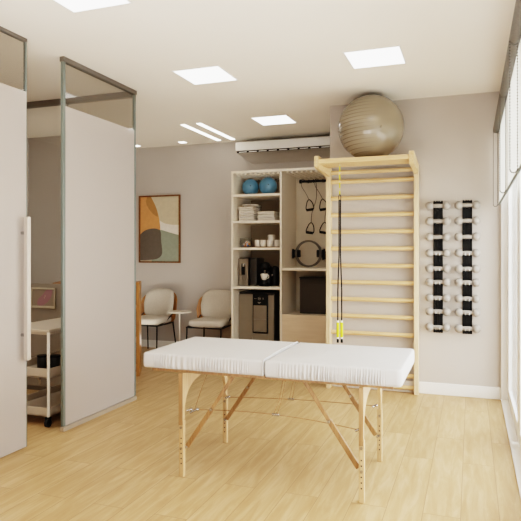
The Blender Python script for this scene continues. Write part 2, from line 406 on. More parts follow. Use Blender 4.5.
# rear glass partition of the cubicle
t = thing('glass_partition', 'rear smoked glass wall of the cubicle, seen through the open doorway', 'glass partition', (-4.0, Y1, 0))
XL, XR = -5.348, XP - .03
P(MB().box(XL, XR, Y1-.022, Y1+.022, 2.745, H, .003), 'header', 'alu_dark', t)
P(MB().box(XL, XR, Y1-.018, Y1+.018, 0, .045, .003), 'floor_channel', 'alu_dark', t)
for x in (-3.635, -4.42): P(MB().box(x-.018, x+.018, Y1-.018, Y1+.018, 1.03, 2.745, .003), 'mullion', 'alu_dark', t)
P(MB().box(XL, XR, Y1-.004, Y1+.004, 1.03, 2.745), 'glass_pane', 'clear_back', t)
P(MB().box(XL, XR, Y1-.03, Y1+.012, .045, 1.035, .003), 'lower_panel', 'taupe_panel', t)
P(MB().box(-3.925, -3.895, Y1-.036, Y1-.030, .06, .16, .003).cyl((-3.91, Y1-.036, .125), (-3.91, Y1-.055, .125), .014), 'floor_latch', 'chrome', t)
# small framed print on the low panel
t = thing('framed_print', 'small pale-framed print with a mauve shape behind the white trolley', 'picture', (-3.862, Y1-.031, .897))
f = MB()
for b in ((-.141, .141, .083, .098), (-.141, .141, -.098, -.075), (-.141, -.128, -.075, .083), (.128, .141, -.075, .083)): f.box(b[0], b[1], -.016, 0, b[2], b[3], .002)
M['pale_frame'] = mat('pale_frame', (176, 166, 146), 0.5)
M['mauve'] = mat('mauve_print', (148, 112, 118), 0.6); M['print_grey'] = mat('print_ground', (138, 126, 112), 0.6); M['dot'] = mat('cream_dot', (206, 180, 150), 0.6)
f.build('frame', 'pale_frame', t)
MB().box(-.128, .128, -.006, -.001, -.075, .083).build('print', 'print_grey', t)
pts = []
for k in range(40):
    a = 2*PI*k/40; ca, sa = math.cos(a), math.sin(a); r = .068 * (1 + .22*math.cos(2*a) + .08*math.sin(3*a))
    x0, z0 = 1.35*r*ca, .85*r*sa
    pts.append((x0*math.cos(.75) - z0*math.sin(.75) + .02, x0*math.sin(.75) + z0*math.cos(.75) + .004))
MB().prism(pts, 'y', -.0075, -.0062).build('mauve_shape', 'mauve', t)
for x, z in ((.02, .02), (.012, .002)): MB().cyl((x, -.0076, z), (x, -.0085, z), .004, n=10).build('dot', 'dot', t)

# ------------------------------------------------------------------ trolley in the cubicle
t = thing('trolley', 'white three-tier trolley on black castors inside the glass cubicle', 'trolley', (-3.06, 3.65, 0))
X0, X1, YA, YB = -3.52, -3.05, 3.64, 4.45
P(MB().box(X0, X1, YA, YB, .722, .742, .004).box(X0+.02, X1-.02, YA+.02, YB-.02, .700, .722, .003), 'top_tray', 'cart', t)
def tray(z0, z1):
    m = MB(); m.box(X0+.005, X1-.005, YA+.005, YB-.005, z0, z0+.012, .003)
    w = .008
    m.box(X0+.005, X0+.005+w, YA+.005, YB-.005, z0, z1, .002).box(X1-.005-w, X1-.005, YA+.005, YB-.005, z0, z1, .002)
    m.box(X0+.005, X1-.005, YA+.005, YA+.005+w, z0, z1, .002).box(X0+.005, X1-.005, YB-.005-w, YB-.005, z0, z1, .002)
    return m
P(tray(.367, .442), 'middle_tray', 'cart', t)
P(tray(.072, .140), 'bottom_tray', 'cart', t)
for x in (X0, X1):
    for y in (YA, YB):
        P(MB().cyl((x, y, .072), (x, y, .722), .0115, n=14), 'post', 'cart_rail', t, smooth=True)
        c = P(MB().cyl((x-.013, y-.006, .029), (x+.013, y-.006, .029), .029, n=24), 'castor', 'rubber', t, smooth=True)
        P(MB().box(x-.020, x-.015, y-.018, y+.008, .03, .075).box(x+.015, x+.020, y-.018, y+.008, .03, .075).box(x-.02, x+.02, y-.014, y+.012, .068, .075), 'castor_fork', 'black', t)
def canister(x, y, z, label):
    t = thing('canister', label, 'canister', (x, y, z), group='dark canisters on the trolley')
    MB().lathe([(0, 0), (.040, 0), (.044, .006), (.044, .098), (.042, .102), (0, .102)]).build('body', 'canister', t, smooth=True)
    MB().lathe([(0, .1025), (.045, .1025), (.046, .106), (.046, .113), (.043, .117), (0, .118)]).build('lid', 'black', t, smooth=True)
canister(-3.305, 3.875, .3795, 'charcoal canister on the trolley middle tray, left of its post')
canister(-3.205, 3.90, .3795, 'charcoal canister on the trolley middle tray, just right of its post')
canister(-3.17, 4.01, .3795, 'charcoal canister on the trolley middle tray, half behind the partition post')

# ------------------------------------------------------------------ massage table
TX0, TXM, TX1, TY0, TY1 = -1.880, -1.098, -.338, 3.075, 3.785
ZB, ZT = .643, .733
table = thing('massage_table', 'portable massage table with gathered white cover and folding wooden legs', 'massage table', ((TX0+TX1)/2, (TY0+TY1)/2, 0))
def cushion(x0, x1, y0, y1, zb, zt, rl, rr, seed):
    rnd = random.Random(seed)
    # perimeter of a rounded rectangle: rl corner radius on the left, rr on the right
    per = []
    def line(a, b, step):
        n = max(1, int((Vector(b)-Vector(a)).length/step))
        for i in range(n): per.append((a[0]+(b[0]-a[0])*i/n, a[1]+(b[1]-a[1])*i/n))
    def arc(cx, cy, r, a0, a1, n=10):
        for i in range(n): a = a0+(a1-a0)*i/n; per.append((cx+r*math.cos(a), cy+r*math.sin(a)))
    line((x0+rl, y0), (x1-rr, y0), .0021); arc(x1-rr, y0+rr, rr, -PI/2, 0)
    line((x1, y0+rr), (x1, y1-rr), .008); arc(x1-rr, y1-rr, rr, 0, PI/2)
    line((x1-rr, y1), (x0+rl, y1), .0021); arc(x0+rl, y1-rl, rl, PI/2, PI)
    line((x0, y1-rl), (x0, y0+rl), .008); arc(x0+rl, y0+rl, rl, PI, 1.5*PI)
    n = len(per); cx, cy = (x0+x1)/2, (y0+y1)/2
    # outward normals
    nrm = []
    for i in range(n):
        a, b = per[i-1], per[(i+1) % n]; tx, ty = b[0]-a[0], b[1]-a[1]; l = math.hypot(tx, ty) or 1
        nrm.append((ty/l, -tx/l))
    # gathers only on the long sides, in stretches
    fold = []
    ph = 0; gaps = [rnd.uniform(.35, .55), rnd.uniform(.5, .75)]
    for i, (x, y) in enumerate(per):
        long_side = abs(nrm[i][1]) > .9
        u = (x-x0)/(x1-x0)
        amp = 0
        if long_side:
            amp = max(0, min(1, (u-.09)/.03)) * max(0, min(1, (.90-u)/.06))
            amp *= .35 + .65*abs(math.sin(u*8.1+seed))
        ph += .0021/.0165*2*PI*(1+.35*math.sin(i*.013+seed)+.25*math.sin(i*.041))
        fold.append(amp*(math.sin(ph)+.35*math.sin(ph*.53+1)))
    m = MB(); bm = m.bm; rings = []
    rb, rt = .012, .014
    prof = [(.04, zb, 0), (.012, zb, .3), (.003, zb+.006, .8), (0, zb+.018, 1.0), (-.001, zb+.034, .9), (-.001, zb+.05, .6)]
    for k in range(5):
        a = k/4*PI/2; prof.append((rt-rt*math.cos(a), zt-rt+rt*math.sin(a), .22*(1-k/4)))
    for ins, z, w in prof:
        rg = []
        for i in range(n):
            dd = -ins + .0075*w*fold[i]
            rg.append(bm.verts.new((per[i][0]+nrm[i][0]*dd, per[i][1]+nrm[i][1]*dd, z + .0012*w*fold[i])))
        rings.append(rg)
    base = [(v.co.x, v.co.y) for v in rings[-1]]
    for k in (.9, .75, .55, .3):
        rings.append([bm.verts.new((cx+(x-cx)*k, cy+(y-cy)*k, zt+.012*(1-k**2))) for x, y in base])
    for A, B in zip(rings, rings[1:]):
        for j in range(n): bm.faces.new((A[j], A[(j+1) % n], B[(j+1) % n], B[j]))
    bm.faces.new(rings[-1]); bm.faces.new(list(reversed(rings[0])))
    return m
P(cushion(TX0, TXM-.004, TY0, TY1, ZB, ZT, .024, .010, 3), 'cushion', 'linen', table, smooth=True, angle=60)
P(cushion(TXM+.004, TX1, TY0, TY1, ZB-.004, ZT, .010, .030, 11), 'cushion', 'linen', table, smooth=True, angle=60)
seam = MB()
zz = [(TY0-.002, ZB+.004), (TY0-.003, ZT-.018), (TY0+.012, ZT-.001)] + [(TY0+.03+(TY1-TY0-.06)*k/6, ZT+.004+.006*math.sin(PI*k/6)) for k in range(7)] + [(TY1-.006, ZT-.006)]
seam.tube([(TXM-.003, y, z) for y, z in zz], .0042, 8)
P(seam, 'seam_piping', 'linen', table, smooth=True)
for a, b in ((TX0+.05, TXM-.003), (TXM+.003, TX1-.05)):
    P(MB().box(a, b, TY0+.035, TY1-.035, .621, .641, .003), 'table_frame', 'shaded_leg_wood', table)
# legs and arched end panels
LX = {-1: -1.629, 1: -.553}; LY = {0: 3.115, 1: 3.765}
for sx, X in LX.items():
    ya, yb = LY[0], LY[1]
    pts = [(ya-.012, .622), (ya-.012, .34), (ya+.014, .34)]
    for k in range(1, 16):
        a = PI - k/16*PI
        pts.append(((ya+yb)/2 + ((yb-ya)/2-.014)*math.copysign(abs(math.cos(a))**.75, math.cos(a)), .36 + .205*abs(math.sin(a))**.75))
    pts += [(yb-.014, .34), (yb+.012, .34), (yb+.012, .622)]
    P(MB().prism(pts, 'x', X-.010, X+.010), 'arched_end_panel', 'table_birch', table)
    for k, y in LY.items():
        s = -1 if k == 0 else 1
        g = P(MB().box(X-.012, X+.012, y-.024 if k == 0 else y+.0125, y-.0125 if k == 0 else y+.024, .31, .621, .002), 'leg_upper_post', 'shaded_leg_wood', table)
        l = P(MB().box(X-.015, X+.015, y-.012, y+.014, 0, .338, .003), 'leg', 'table_birch', table)
        for z in (.08, .11, .14, .20, .23): MB().cyl((X, y-.0115, z), (X, y-.0135, z), .0045, n=10).build('adjustment_hole', 'recess_shade', l)
        for z in (.17, .295): MB().cyl((X, y-.0115, z), (X, y-.021, z), .008, n=12).build('bolt', 'chrome', l, smooth=True)
    # folding braces
    for k, y in LY.items():
        yy = y + (.026 if k == 0 else -.026)
        a = Vector((X - sx*.022, yy, .175)); b2 = Vector((X - sx*.325, yy, .622)); mid = a.lerp(b2, .53)
        P(MB().bar(a, mid, .018, .027, .002), 'brace_lower', 'shaded_leg_wood', table)
        P(MB().bar(mid - (b2-a)*.03, b2, .013, .021, .002), 'brace_upper', 'shaded_leg_wood', table)
        P(MB().cyl((mid.x, yy-.018, mid.z), (mid.x, yy+.018, mid.z), .009, n=12), 'brace_bolt', 'chrome', table, smooth=True)
        P(MB().cyl((a.x+sx*.012, yy-.016, a.z-.008), (a.x+sx*.012, yy+.016, a.z-.008), .007, n=12), 'brace_bolt', 'chrome', table, smooth=True)
# support cables with clips
for k, y, zs in ((0, 3.15, (.390, .415, .376)), (1, 3.73, (.330, .357, .361))):
    xm = -1.051 if k == 0 else -1.137
    ps = []
    for i in range(13):
        u = i/12; x = -1.612 + u*(1.044)
        z = zs[0]*(1-u)*(1-2*u) + zs[1]*4*u*(1-u) + zs[2]*u*(2*u-1)
        ps.append((x, y, z))
    P(MB().tube(ps, .0028, 6), 'support_cable', 'cord', table, smooth=True)
    P(MB().box(xm-.022, xm+.022, y-.008, y+.008, zs[1]-.008, zs[1]+.006, .003), 'cable_clip', 'chrome', table)
    P(MB().tube([(xm-.010, y, zs[1]+.004), (xm+.022, y, .50), (xm+.045, y, .622)], .0022, 6), 'hanging_cord', 'cord', table)
    P(MB().tube([(xm+.010, y, zs[1]+.004), (xm+.036, y, .50), (xm+.060, y, .622)], .0022, 6), 'hanging_cord', 'cord', table)
    for X, z in ((-1.60, zs[0]), (-.582, zs[2])):
        P(MB().cyl((X-.012, y-.006, z-.006), (X+.012, y+.006, z+.006), .007, n=10).sph((X+.012, y, z+.004), .010, 10), 'cable_tensioner', 'chrome', table, smooth=True)
P(MB().tube([(-1.565, 3.15, .392), (-1.52, 3.15, .52), (-1.478, 3.15, .622)], .002, 6), 'hanging_cord', 'cord', table)
P(MB().cyl((-1.59, 3.14, .376), (-1.545, 3.15, .398), .006, n=8).sph((-1.545, 3.15, .398), .011, 10), 'cable_tensioner', 'chrome', table, smooth=True)

# ------------------------------------------------------------------ wall bars
bars = thing('wall_bars', 'tall light wooden wall bars ladder fixed to the right back wall', 'wall bars', (-.907, 5.65, 0))
PX = (-1.326, -.487)
for x in PX:
    P(MB().box(x-.0205, x+.0205, 5.60, 5.70, 0, 2.17, .004), 'upright', 'birch_v', bars)
    P(MB().prism([(5.599, 2.075), (5.45, 2.088), (5.16, 2.105), (5.145, 2.115), (5.145, 2.208), (5.16, 2.214), (5.24, 2.212), (5.56, 2.172), (5.599, 2.168)], 'x', x-.019, x+.019), 'top_bracket', 'birch_y', bars)
for z in (2.12, 2.028, 1.865, 1.70, 1.537, 1.372, 1.206, 1.043, .878, .715, .55, .356, .165, .055):
    m = MB(); prof = [(5.652+.017*math.cos(a), z+.021*math.sin(a)) for a in [2*PI*i/14 for i in range(14)]]
    m.prism(prof, 'x', PX[0]+.0195, PX[1]-.0195)
    P(m, 'rung', 'birch_h', bars, smooth=True)
P(MB().box(PX[0]+.019, PX[1]-.019, 5.15, 5.40, 2.141, 2.184, .005), 'top_board', 'birch_h', bars)
P(MB().box(PX[0]+.019, PX[1]-.019, 5.46, 5.50, 2.150, 2.184, .004), 'rear_rail', 'birch_h', bars)
# exercise ball on top
o = MB().sph((0, 0, 0), .302, 72).sph((.13, -.268, -.05), .010, 10).build('exercise_ball', 'gym_ball', loc=(-.875, 5.405, 2.487), smooth=True)
tag(o, 'large glossy taupe ribbed exercise ball on top of the wall bars', 'exercise ball')
# resistance tube hanging from the top board
t = thing('resistance_tube', 'black resistance tube with yellow grips hanging from the wall bars', 'resistance band', (-1.127, 5.22, 2.14))
xs = -1.127; yb = 5.22
P(MB().box(xs-.0055, xs+.0055, yb-.0015, yb+.0015, 1.86, 2.141), 'strap', 'yellow_strap', t)
P(MB().tube([(xs + .010*math.cos(a), yb, 1.835+.026*math.sin(a)) for a in [2*PI*i/18 for i in range(18)]], .0035, 6, True), 'carabiner', 'black_metal', t, smooth=True)
for s in (-1, 1):
    ps = []
    for i in range(25):
        u = i/24; z = 1.815 - u*(1.815-.715)
        ps.append((xs + s*(.006 if u < .45 else .006+.011*min(1, (u-.45)/.3)), yb + s*.004, z))
    P(MB().tube(ps, .0062, 8), 'rubber_tube', 'black', t, smooth=True)
    x = xs + s*.017; y = yb + s*.004
    P(MB().cyl((x, y, .700), (x, y, .716), .010, n=12), 'white_collar', 'white_plastic', t, smooth=True)
    P(MB().cyl((x, y, .565), (x, y, .700), .0125, n=14), 'grip', 'yellow', t, smooth=True)
    P(MB().cyl((x, y, .550), (x, y, .565), .010, n=12), 'white_collar', 'white_plastic', t, smooth=True)
    P(MB().cyl((x, y, .515), (x, y, .550), .011, n=12), 'end_cap', 'black', t, smooth=True)

# ------------------------------------------------------------------ dumbbell racks
ZD = (1.768, 1.625, 1.478, 1.330, 1.185, 1.060, .912, .786, .639)
ORD = ('top', 'second', 'third', 'fourth', 'fifth', 'sixth', 'seventh', 'eighth', 'lowest')
def rack(x, side):
    t = thing('dumbbell_rack', 'narrow black vertical dumbbell rack on the wall, the %s' % side, 'dumbbell rack', (x, 5.7145, .58), group='black wall dumbbell racks')
    m = MB().box(x-.043, x+.043, 5.706, 5.7145, .582, 1.812, .002)
    for dx in (-.034, -.010, .010, .034): m.box(x+dx-.007, x+dx+.007, 5.697, 5.7065, .582, 1.820, .002)
    P(m, 'rail', 'black', t)
    for i, z in enumerate(ZD):
        for dx in (-.017, .017):
            P(MB().tube([(x+dx, 5.700, z-.0255), (x+dx, 5.650, z-.0255), (x+dx, 5.632, z-.024 if i < 3 else z-.020), (x+dx, 5.628 if i < 3 else 5.626, z-.020 if i < 3 else z+.002)], .0035, 6), 'hook', 'chrome' if i > 2 else 'black', t, smooth=True)
def dumbbell(proto, x, z, label):
    if proto: return dup(proto, (x, 5.652, z), label)
    t = thing('dumbbell', label, 'dumbbell', (x, 5.652, z), group='pale grey dumbbells on the wall racks')
    MB().lathe([(0, -.05), (.016, -.05), (.0195, -.02), (.0205, 0), (.0195, .02), (.016, .05), (0, .05)], n=18).build('handle', 'db', t, smooth=True).rotation_euler = (0, PI/2, 0)
    for s in (-1, 1): MB().sph((s*.0755, 0, 0), .0400, 28, (.95, 1, 1)).build('head', 'db', t, smooth=True)
    return t
proto = None
for x, side in ((-.2955, 'left one beside the wall bars'), (-.037, 'right one nearer the window')):
    rack(x, side)
    for z, w in zip(ZD, ORD):
        lb = 'pale grey dumbbell, %s on the %s black wall rack' % (w, side.split()[0])
        r = dumbbell(proto, x, z, lb); proto = proto or r

# ------------------------------------------------------------------ storage cabinet in the recess
CX0, CXD, CX1, CY0, CY1 = -2.748, -2.120, -1.345, 6.53, 7.145
cab = thing('storage_cabinet', 'tall cream open-shelf storage cabinet in the recess behind the wall bars', 'cabinet', ((CX0+CX1)/2, 6.84, 0))
T = .025
for x0, x1 in ((CX0, CX0+T), (CXD-T/2+.005, CXD+T/2+.005), (CX1-T, CX1)):
    P(MB().box(x0, x1, CY0, CY1-.012, 0, 2.318, .002), 'side_panel', 'carcass', cab)
P(MB().box(CX0+T, CX1-T, CY0, CY0+.03, 2.288, 2.318, .002).box(CX0+T, CX1-T, CY1-.05, CY1-.012, 2.288, 2.318, .002), 'top_rail', 'carcass', cab)
L0, L1, R0, R1 = CX0+T, CXD-T/2+.005, CXD+T/2+.005, CX1-T
P(MB().box(CX0, CXD, CY1-.012, CY1, 0, 2.318), 'back_panel', 'back_panel', cab)
P(MB().box(CXD, CX1, CY1-.012, CY1, 0, 2.318), 'back_panel', 'back_panel_lit', cab)
for i in range(22):
    x = L0 + .035 + i*.0585
    if x + .02 > R1 or abs(x - (L1+R0)/2) < .035: continue
    P(MB().box(x-.013, x+.013, CY0+.035, CY1-.014, 2.266, 2.290, .006), 'slat', 'carcass', cab)
for z in (2.020, 1.698, 1.376, .904, .10):
    P(MB().box(L0, L1, CY0+.002, CY1-.012, z-.014, z+.014, .0015), 'shelf', 'carcass', cab)
P(MB().box(R0, R1, CY0+.002, CY1-.012, 1.119, 1.147, .0015), 'shelf', 'carcass', cab)
P(MB().box(R0, R1, CY0+.03, CY1-.012, .560, .585, .0015), 'shelf', 'carcass', cab)
P(MB().box(R0+.002, R1-.002, CY0, CY0+.02, .08, .602, .002), 'drawer_front', 'drawer', cab)
P(MB().box(L0, R1, CY0+.04, CY0+.055, 0, .08), 'plinth', 'carcass', cab)
SH = [z+.014+.0005 for z in (2.020, 1.698, 1.376, .904, .10)]

# blue balls
for x, r, lb in ((-2.592, .106, 'blue medicine ball on the top cabinet shelf, left of the pair'), (-2.358, .112, 'blue medicine ball on the top cabinet shelf, right of the pair')):
    t = thing('medicine_ball', lb, 'ball', (x, 6.78, SH[0]+r), group='blue medicine balls')
    MB().sph((0, 0, 0), r, 40).build('shell', 'ball_blue', t, smooth=True)
    MB().tube([(.0, (r+.0004)*math.cos(a), (r+.0004)*math.sin(a)) for a in [2*PI*i/48 for i in range(48)]], .0018, 6, True).build('seam', 'ball_blue', t, smooth=True)
    MB().cyl((r*.35, -r*.93, r*.1), (r*.36, -r*.955, r*.1), .007, n=10).build('valve', 'black', t, smooth=True)

# towels
def towel(x, y, z, w, d, h, label, seed):
    rnd = random.Random(seed)
    m = MB(); g = h / 2
    for k in range(2):       # two soft folds lying on each other
        dx, dw = rnd.uniform(-.003, .003), rnd.uniform(-.010, 0)
        m.box(dx-w/2-dw/2, dx+w/2+dw/2, -d/2+rnd.uniform(0, .008), d/2, k*g+.0006, (k+1)*g-.0012, g*.46, 4)
    o = m.build('folded_towel', 'towel', loc=(x, y, z), smooth=True, angle=60)
    o.rotation_euler = (0, 0, rnd.uniform(-.05, .05))
    tag(o, label, 'towel', 'folded white towels in the cabinet')
nm = ('bottom', 'second', 'third', 'top')
for k in range(4): towel(-2.596, 6.76, SH[1]+k*.046, .205-.004*(k % 2), .26, .044, 'folded white towel in the left cabinet stack, %s one' % nm[k], k)
nm = ('bottom', 'middle', 'top')
for k in range(3): towel(-2.342, 6.77, SH[1]+k*.040, .225-.005*(k % 2), .28, .038, 'folded white towel in the right cabinet stack, %s one' % nm[k], 20+k)
m = MB(); rows = []
for i in range(9):
    u = i/8; rows.append([m.bm.verts.new((-.10+.20*u, -.09+.18*(j/6), .006*math.sin(3*u+j)+.010*math.sin(5*u)*(j/6))) for j in range(7)])
for i in range(8):
    for j in range(6): m.bm.faces.new((rows[i][j], rows[i+1][j], rows[i+1][j+1], rows[i][j+1]))
o = m.build('towel', 'towel', loc=(-2.57, 6.77, SH[1]+4*.046+.016), smooth=True, angle=80)
sm = o.modifiers.new('thick', 'SOLIDIFY'); sm.thickness = .012; sm.offset = 0
o.rotation_euler = (0, .0, .12)
tag(o, 'loose crumpled white towel draped on top of the left towel stack', 'towel')

# jar of sweets, tray with mugs
t = thing('sweet_jar', 'clear glass bowl of blue and orange wrapped sweets on the third shelf', 'jar', (-2.636, 6.74, SH[2]))
MB().lathe([(0, 0), (.060, 0), (.072, .01), (.078, .05), (.074, .105), (.080, .115), (.076, .116), (.070, .105), (.074, .05), (.068, .014), (0, .006)]).build('bowl', 'jar_glass', t, smooth=True)
rnd = random.Random(5)
for k in range(16):
    a = rnd.uniform(0, 2*PI); r = rnd.uniform(0, .045); z = .022 + (k//7)*.022
    MB().sph((r*math.cos(a), r*math.sin(a), z), .013, 10, (1.3, .9, .8)).build('wrapped_sweet', ('candy_blue', 'candy_orange', 'candy_orange', 'ceramic')[k % 4], t, smooth=True)
o = MB().box(-.17, .17, -.08, .08, 0, .010, .004).build('serving_tray', 'tray_wood', loc=(-2.357, 6.735, SH[2]))
tag(o, 'thin brown wooden serving tray under the white mugs', 'tray')
ZM = SH[2] + .0105
def mug(proto, x, y, z, label, rz):
    if proto: return dup(proto, (x, y, z), label, rz)
    t = thing('mug', label, 'mug', (x, y, z), rz, 'white mugs on the tray')
    MB().lathe([(0, 0), (.029, 0), (.033, .004), (.035, .03), (.035, .082), (.033, .083), (.032, .03), (.028, .008), (0, .008)]).build('cup', 'ceramic', t, smooth=True)
    MB().tube([(.033+.022*math.sin(a), 0, .043+.026*math.cos(a)) for a in [PI*i/10 for i in range(11)]], .0045, 8).build('handle', 'ceramic', t, smooth=True)
    return t
pm = mug(None, -2.478, 6.72, ZM, 'plain white mug at the left end of the wooden tray', 1.3)
mug(pm, -2.392, 6.69, ZM, 'white mug on the tray, second from its left end', 2.6)
mug(pm, -2.306, 6.69, ZM, 'white mug on the tray in front of the white storage jar', 1.6)
mug(pm, -2.232, 6.74, ZM, 'white mug at the right end of the wooden tray, half hidden by the divider', 1.2)
t = thing('storage_jar', 'white storage jar with lid standing behind the mugs', 'jar', (-2.318, 6.785, ZM))
MB().lathe([(0, 0), (.040, 0), (.043, .004), (.043, .118), (.038, .124), (0, .124)]).build('body', 'ceramic', t, smooth=True)
MB().lathe([(0, .1245), (.045, .1245), (.046, .140), (.040, .148), (0, .150)]).build('lid', 'ceramic', t, smooth=True)

# coffee makers
t = thing('coffee_machine', 'silver fronted box-shaped coffee machine on the fourth cabinet shelf', 'coffee machine', (-2.60, 6.80, SH[3]))
z = SH[3]
P(MB().box(-2.712, -2.585, 6.70, 7.02, z, z+.345, .006).box(-2.720, -2.585, 6.685, 6.70, z, z+.05, .004), 'body', 'machine_dark', t)
P(MB().box(-2.712, -2.672, 6.665, 6.70, z, z+.335, .005).box(-2.622, -2.585, 6.665, 6.70, z, z+.335, .005).box(-2.672, -2.622, 6.665, 6.70, z, z+.135, .003).box(-2.672, -2.622, 6.665, 6.70, z+.275, z+.335, .003), 'silver_front', 'machine_grey', t)
P(MB().box(-2.6715, -2.6225, 6.690, 6.6995, z+.136, z+.274), 'cup_recess', 'black', t)
P(MB().cyl((-2.647, 6.68, z+.235), (-2.647, 6.68, z+.274), .012, .016, n=14), 'spout', 'chrome', t, smooth=True)
P(MB().box(-2.580, -2.490, 6.72, 7.00, z, z+.342, .008), 'water_tank', 'machine_dark', t)
t = thing('coffee_machine', 'rounded black capsule coffee machine holding a white cup on the fourth shelf', 'coffee machine', (-2.36, 6.80, SH[3]))
P(MB().lathe([(0, 0), (.075, 0), (.080, .006), (.080, .022), (.072, .030), (0, .030)], (-2.375, 6.72, z)), 'drip_base', 'black', t, smooth=True)
P(MB().lathe([(0, .195), (.030, .195), (.050, .205), (.060, .225), (.062, .255), (.052, .282), (.030, .294), (0, .297)], (-2.385, 6.735, z)), 'brew_head', 'black', t, smooth=True)
P(MB().tube([(-2.375, 6.835, z+.022), (-2.373, 6.84, z+.10), (-2.375, 6.84, z+.20), (-2.383, 6.77, z+.255)], [.055, .058, .055, .045], 16), 'column', 'black', t, smooth=True)
P(MB().cyl((-2.385, 6.735, z+.165), (-2.385, 6.735, z+.197), .012, .020, n=14), 'nozzle', 'chrome', t, smooth=True)
P(MB().tube([(-2.276, 6.80, z+.002), (-2.276, 6.80, z+.06), (-2.276, 6.80, z+.15), (-2.278, 6.80, z+.22), (-2.284, 6.80, z+.245)], [.050, .058, .058, .048, .020], 20), 'water_tank', 'black', t, smooth=True)
P(MB().cyl((-2.292, 6.736, z+.135), (-2.292, 6.748, z+.135), .012, n=16), 'dial', 'chrome', t, smooth=True)
t = thing('cup', 'small white cup under the black coffee machine spout', 'cup', (-2.383, 6.70, z+.0305))
MB().lathe([(0, 0), (.022, 0), (.026, .004), (.042, .040), (.047, .075), (.045, .076), (.039, .042), (.022, .010), (0, .009)]).build('bowl', 'ceramic', t, smooth=True)
MB().tube([(.040+.020*math.sin(a), 0, .042+.022*math.cos(a)) for a in [PI*i/10 for i in range(11)]], .004, 8).build('handle', 'ceramic', t, smooth=True)
# stand that lifts the cup to the spout
t2 = [o for o in COL.objects if o.get('label', '').startswith('rounded black capsule')][0]
P(MB().lathe([(0, 0), (.045, 0), (.045, .041), (.040, .045), (0, .045)], (-2.383, 6.70, z+.0302)), 'cup_stand', 'black', t2, smooth=True)
t.location.z = z + .0302 + .0455

# grey appliance below
t = thing('mini_fridge', 'greige compact fridge with black central control panel on the lowest cabinet shelf', 'mini fridge', (-2.50, 6.85, SH[4]))
z = SH[4]
P(MB().box(-2.722, -2.255, 6.72, 7.08, z, z+.725, .006), 'body', 'machine_dark', t)
P(MB().box(-2.718, -2.532, 6.695, 6.72, z+.02, z+.70, .005), 'door', 'appliance', t)
P(MB().box(-2.330, -2.259, 6.695, 6.72, z+.02, z+.695, .005), 'door', 'appliance', t)
P(MB().box(-2.530, -2.332, 6.685, 6.72, z+.225, z+.715, .012), 'control_panel', 'black', t)
P(MB().box(-2.530, -2.332, 6.695, 6.72, z+.02, z+.223, .004), 'door', 'appliance', t)
P(MB().box(-2.517, -2.345, 6.679, 6.686, z+.242, z+.570, .008), 'window', 'appliance_win', t)
for a, b in ((.395, .403), (.250, .256)): P(MB().box(-2.513, -2.349, 6.668, 6.680, z+a, z+b, .002), 'window_ledge', 'machine_grey', t)
ic = MB()
for x in (-2.500, -2.484): ic.box(x-.005, x+.005, 6.6835, 6.6852, z+.648, z+.654)
for r in (.017,): ic.tube([(-2.440+r*math.cos(a), 6.6845, z+.652+r*math.sin(a)) for a in [2*PI*i/20 for i in range(20)]], .0018, 6, True)
ic.box(-2.452, -2.428, 6.6835, 6.6852, z+.649, z+.655).box(-2.395, -2.388, 6.6835, 6.6852, z+.642, z+.664).box(-2.462, -2.420, 6.6835, 6.6852, z+.602, z+.608).box(-2.452, -2.430, 6.6835, 6.6852, z+.592, z+.597)
P(ic, 'control_icons', 'icon', t)

# right column: hanging rod, bands, rings, dark box
t = thing('hanging_rod', 'black rod with round end mounted across the upper right cabinet niche', 'rod', (-1.70, 7.0, 2.214))
P(MB().cyl((-2.005, 7.0, 2.214), (R1-.001, 7.0, 2.214), .015, n=18), 'rod', 'black_metal', t, smooth=True)
P(MB().cyl((-2.020, 7.0, 2.214), (-1.992, 7.0, 2.214), .024, n=18), 'end_cap', 'black', t, smooth=True)
for x in (-1.94, -1.45): P(MB().cyl((x, 7.012, 2.214), (x, CY1-.0125, 2.214), .010, n=12), 'bracket', 'black_metal', t, smooth=True)
for x in (-1.90, -1.84, -1.72, -1.66): P(MB().tube([(x, 7.0+.0168*math.cos(a), 2.214+.0168*math.sin(a)) for a in [2*PI*i/16 for i in range(16)]], .006, 6, True), 'rubber_ring', 'black', t, smooth=True)
def smooth_path(pts, n=8):
    out = []
    V = [Vector(p) for p in pts]
    for i in range(len(V)-1):
        p0, p1, p2, p3 = V[max(i-1, 0)], V[i], V[i+1], V[min(i+2, len(V)-1)]
        for k in range(n):
            t = k/n
            out.append(.5*((2*p1)+(p2-p0)*t+(2*p0-5*p1+4*p2-p3)*t*t+(3*p1-p0-3*p2+p3)*t**3))
    out.append(V[-1]); return out
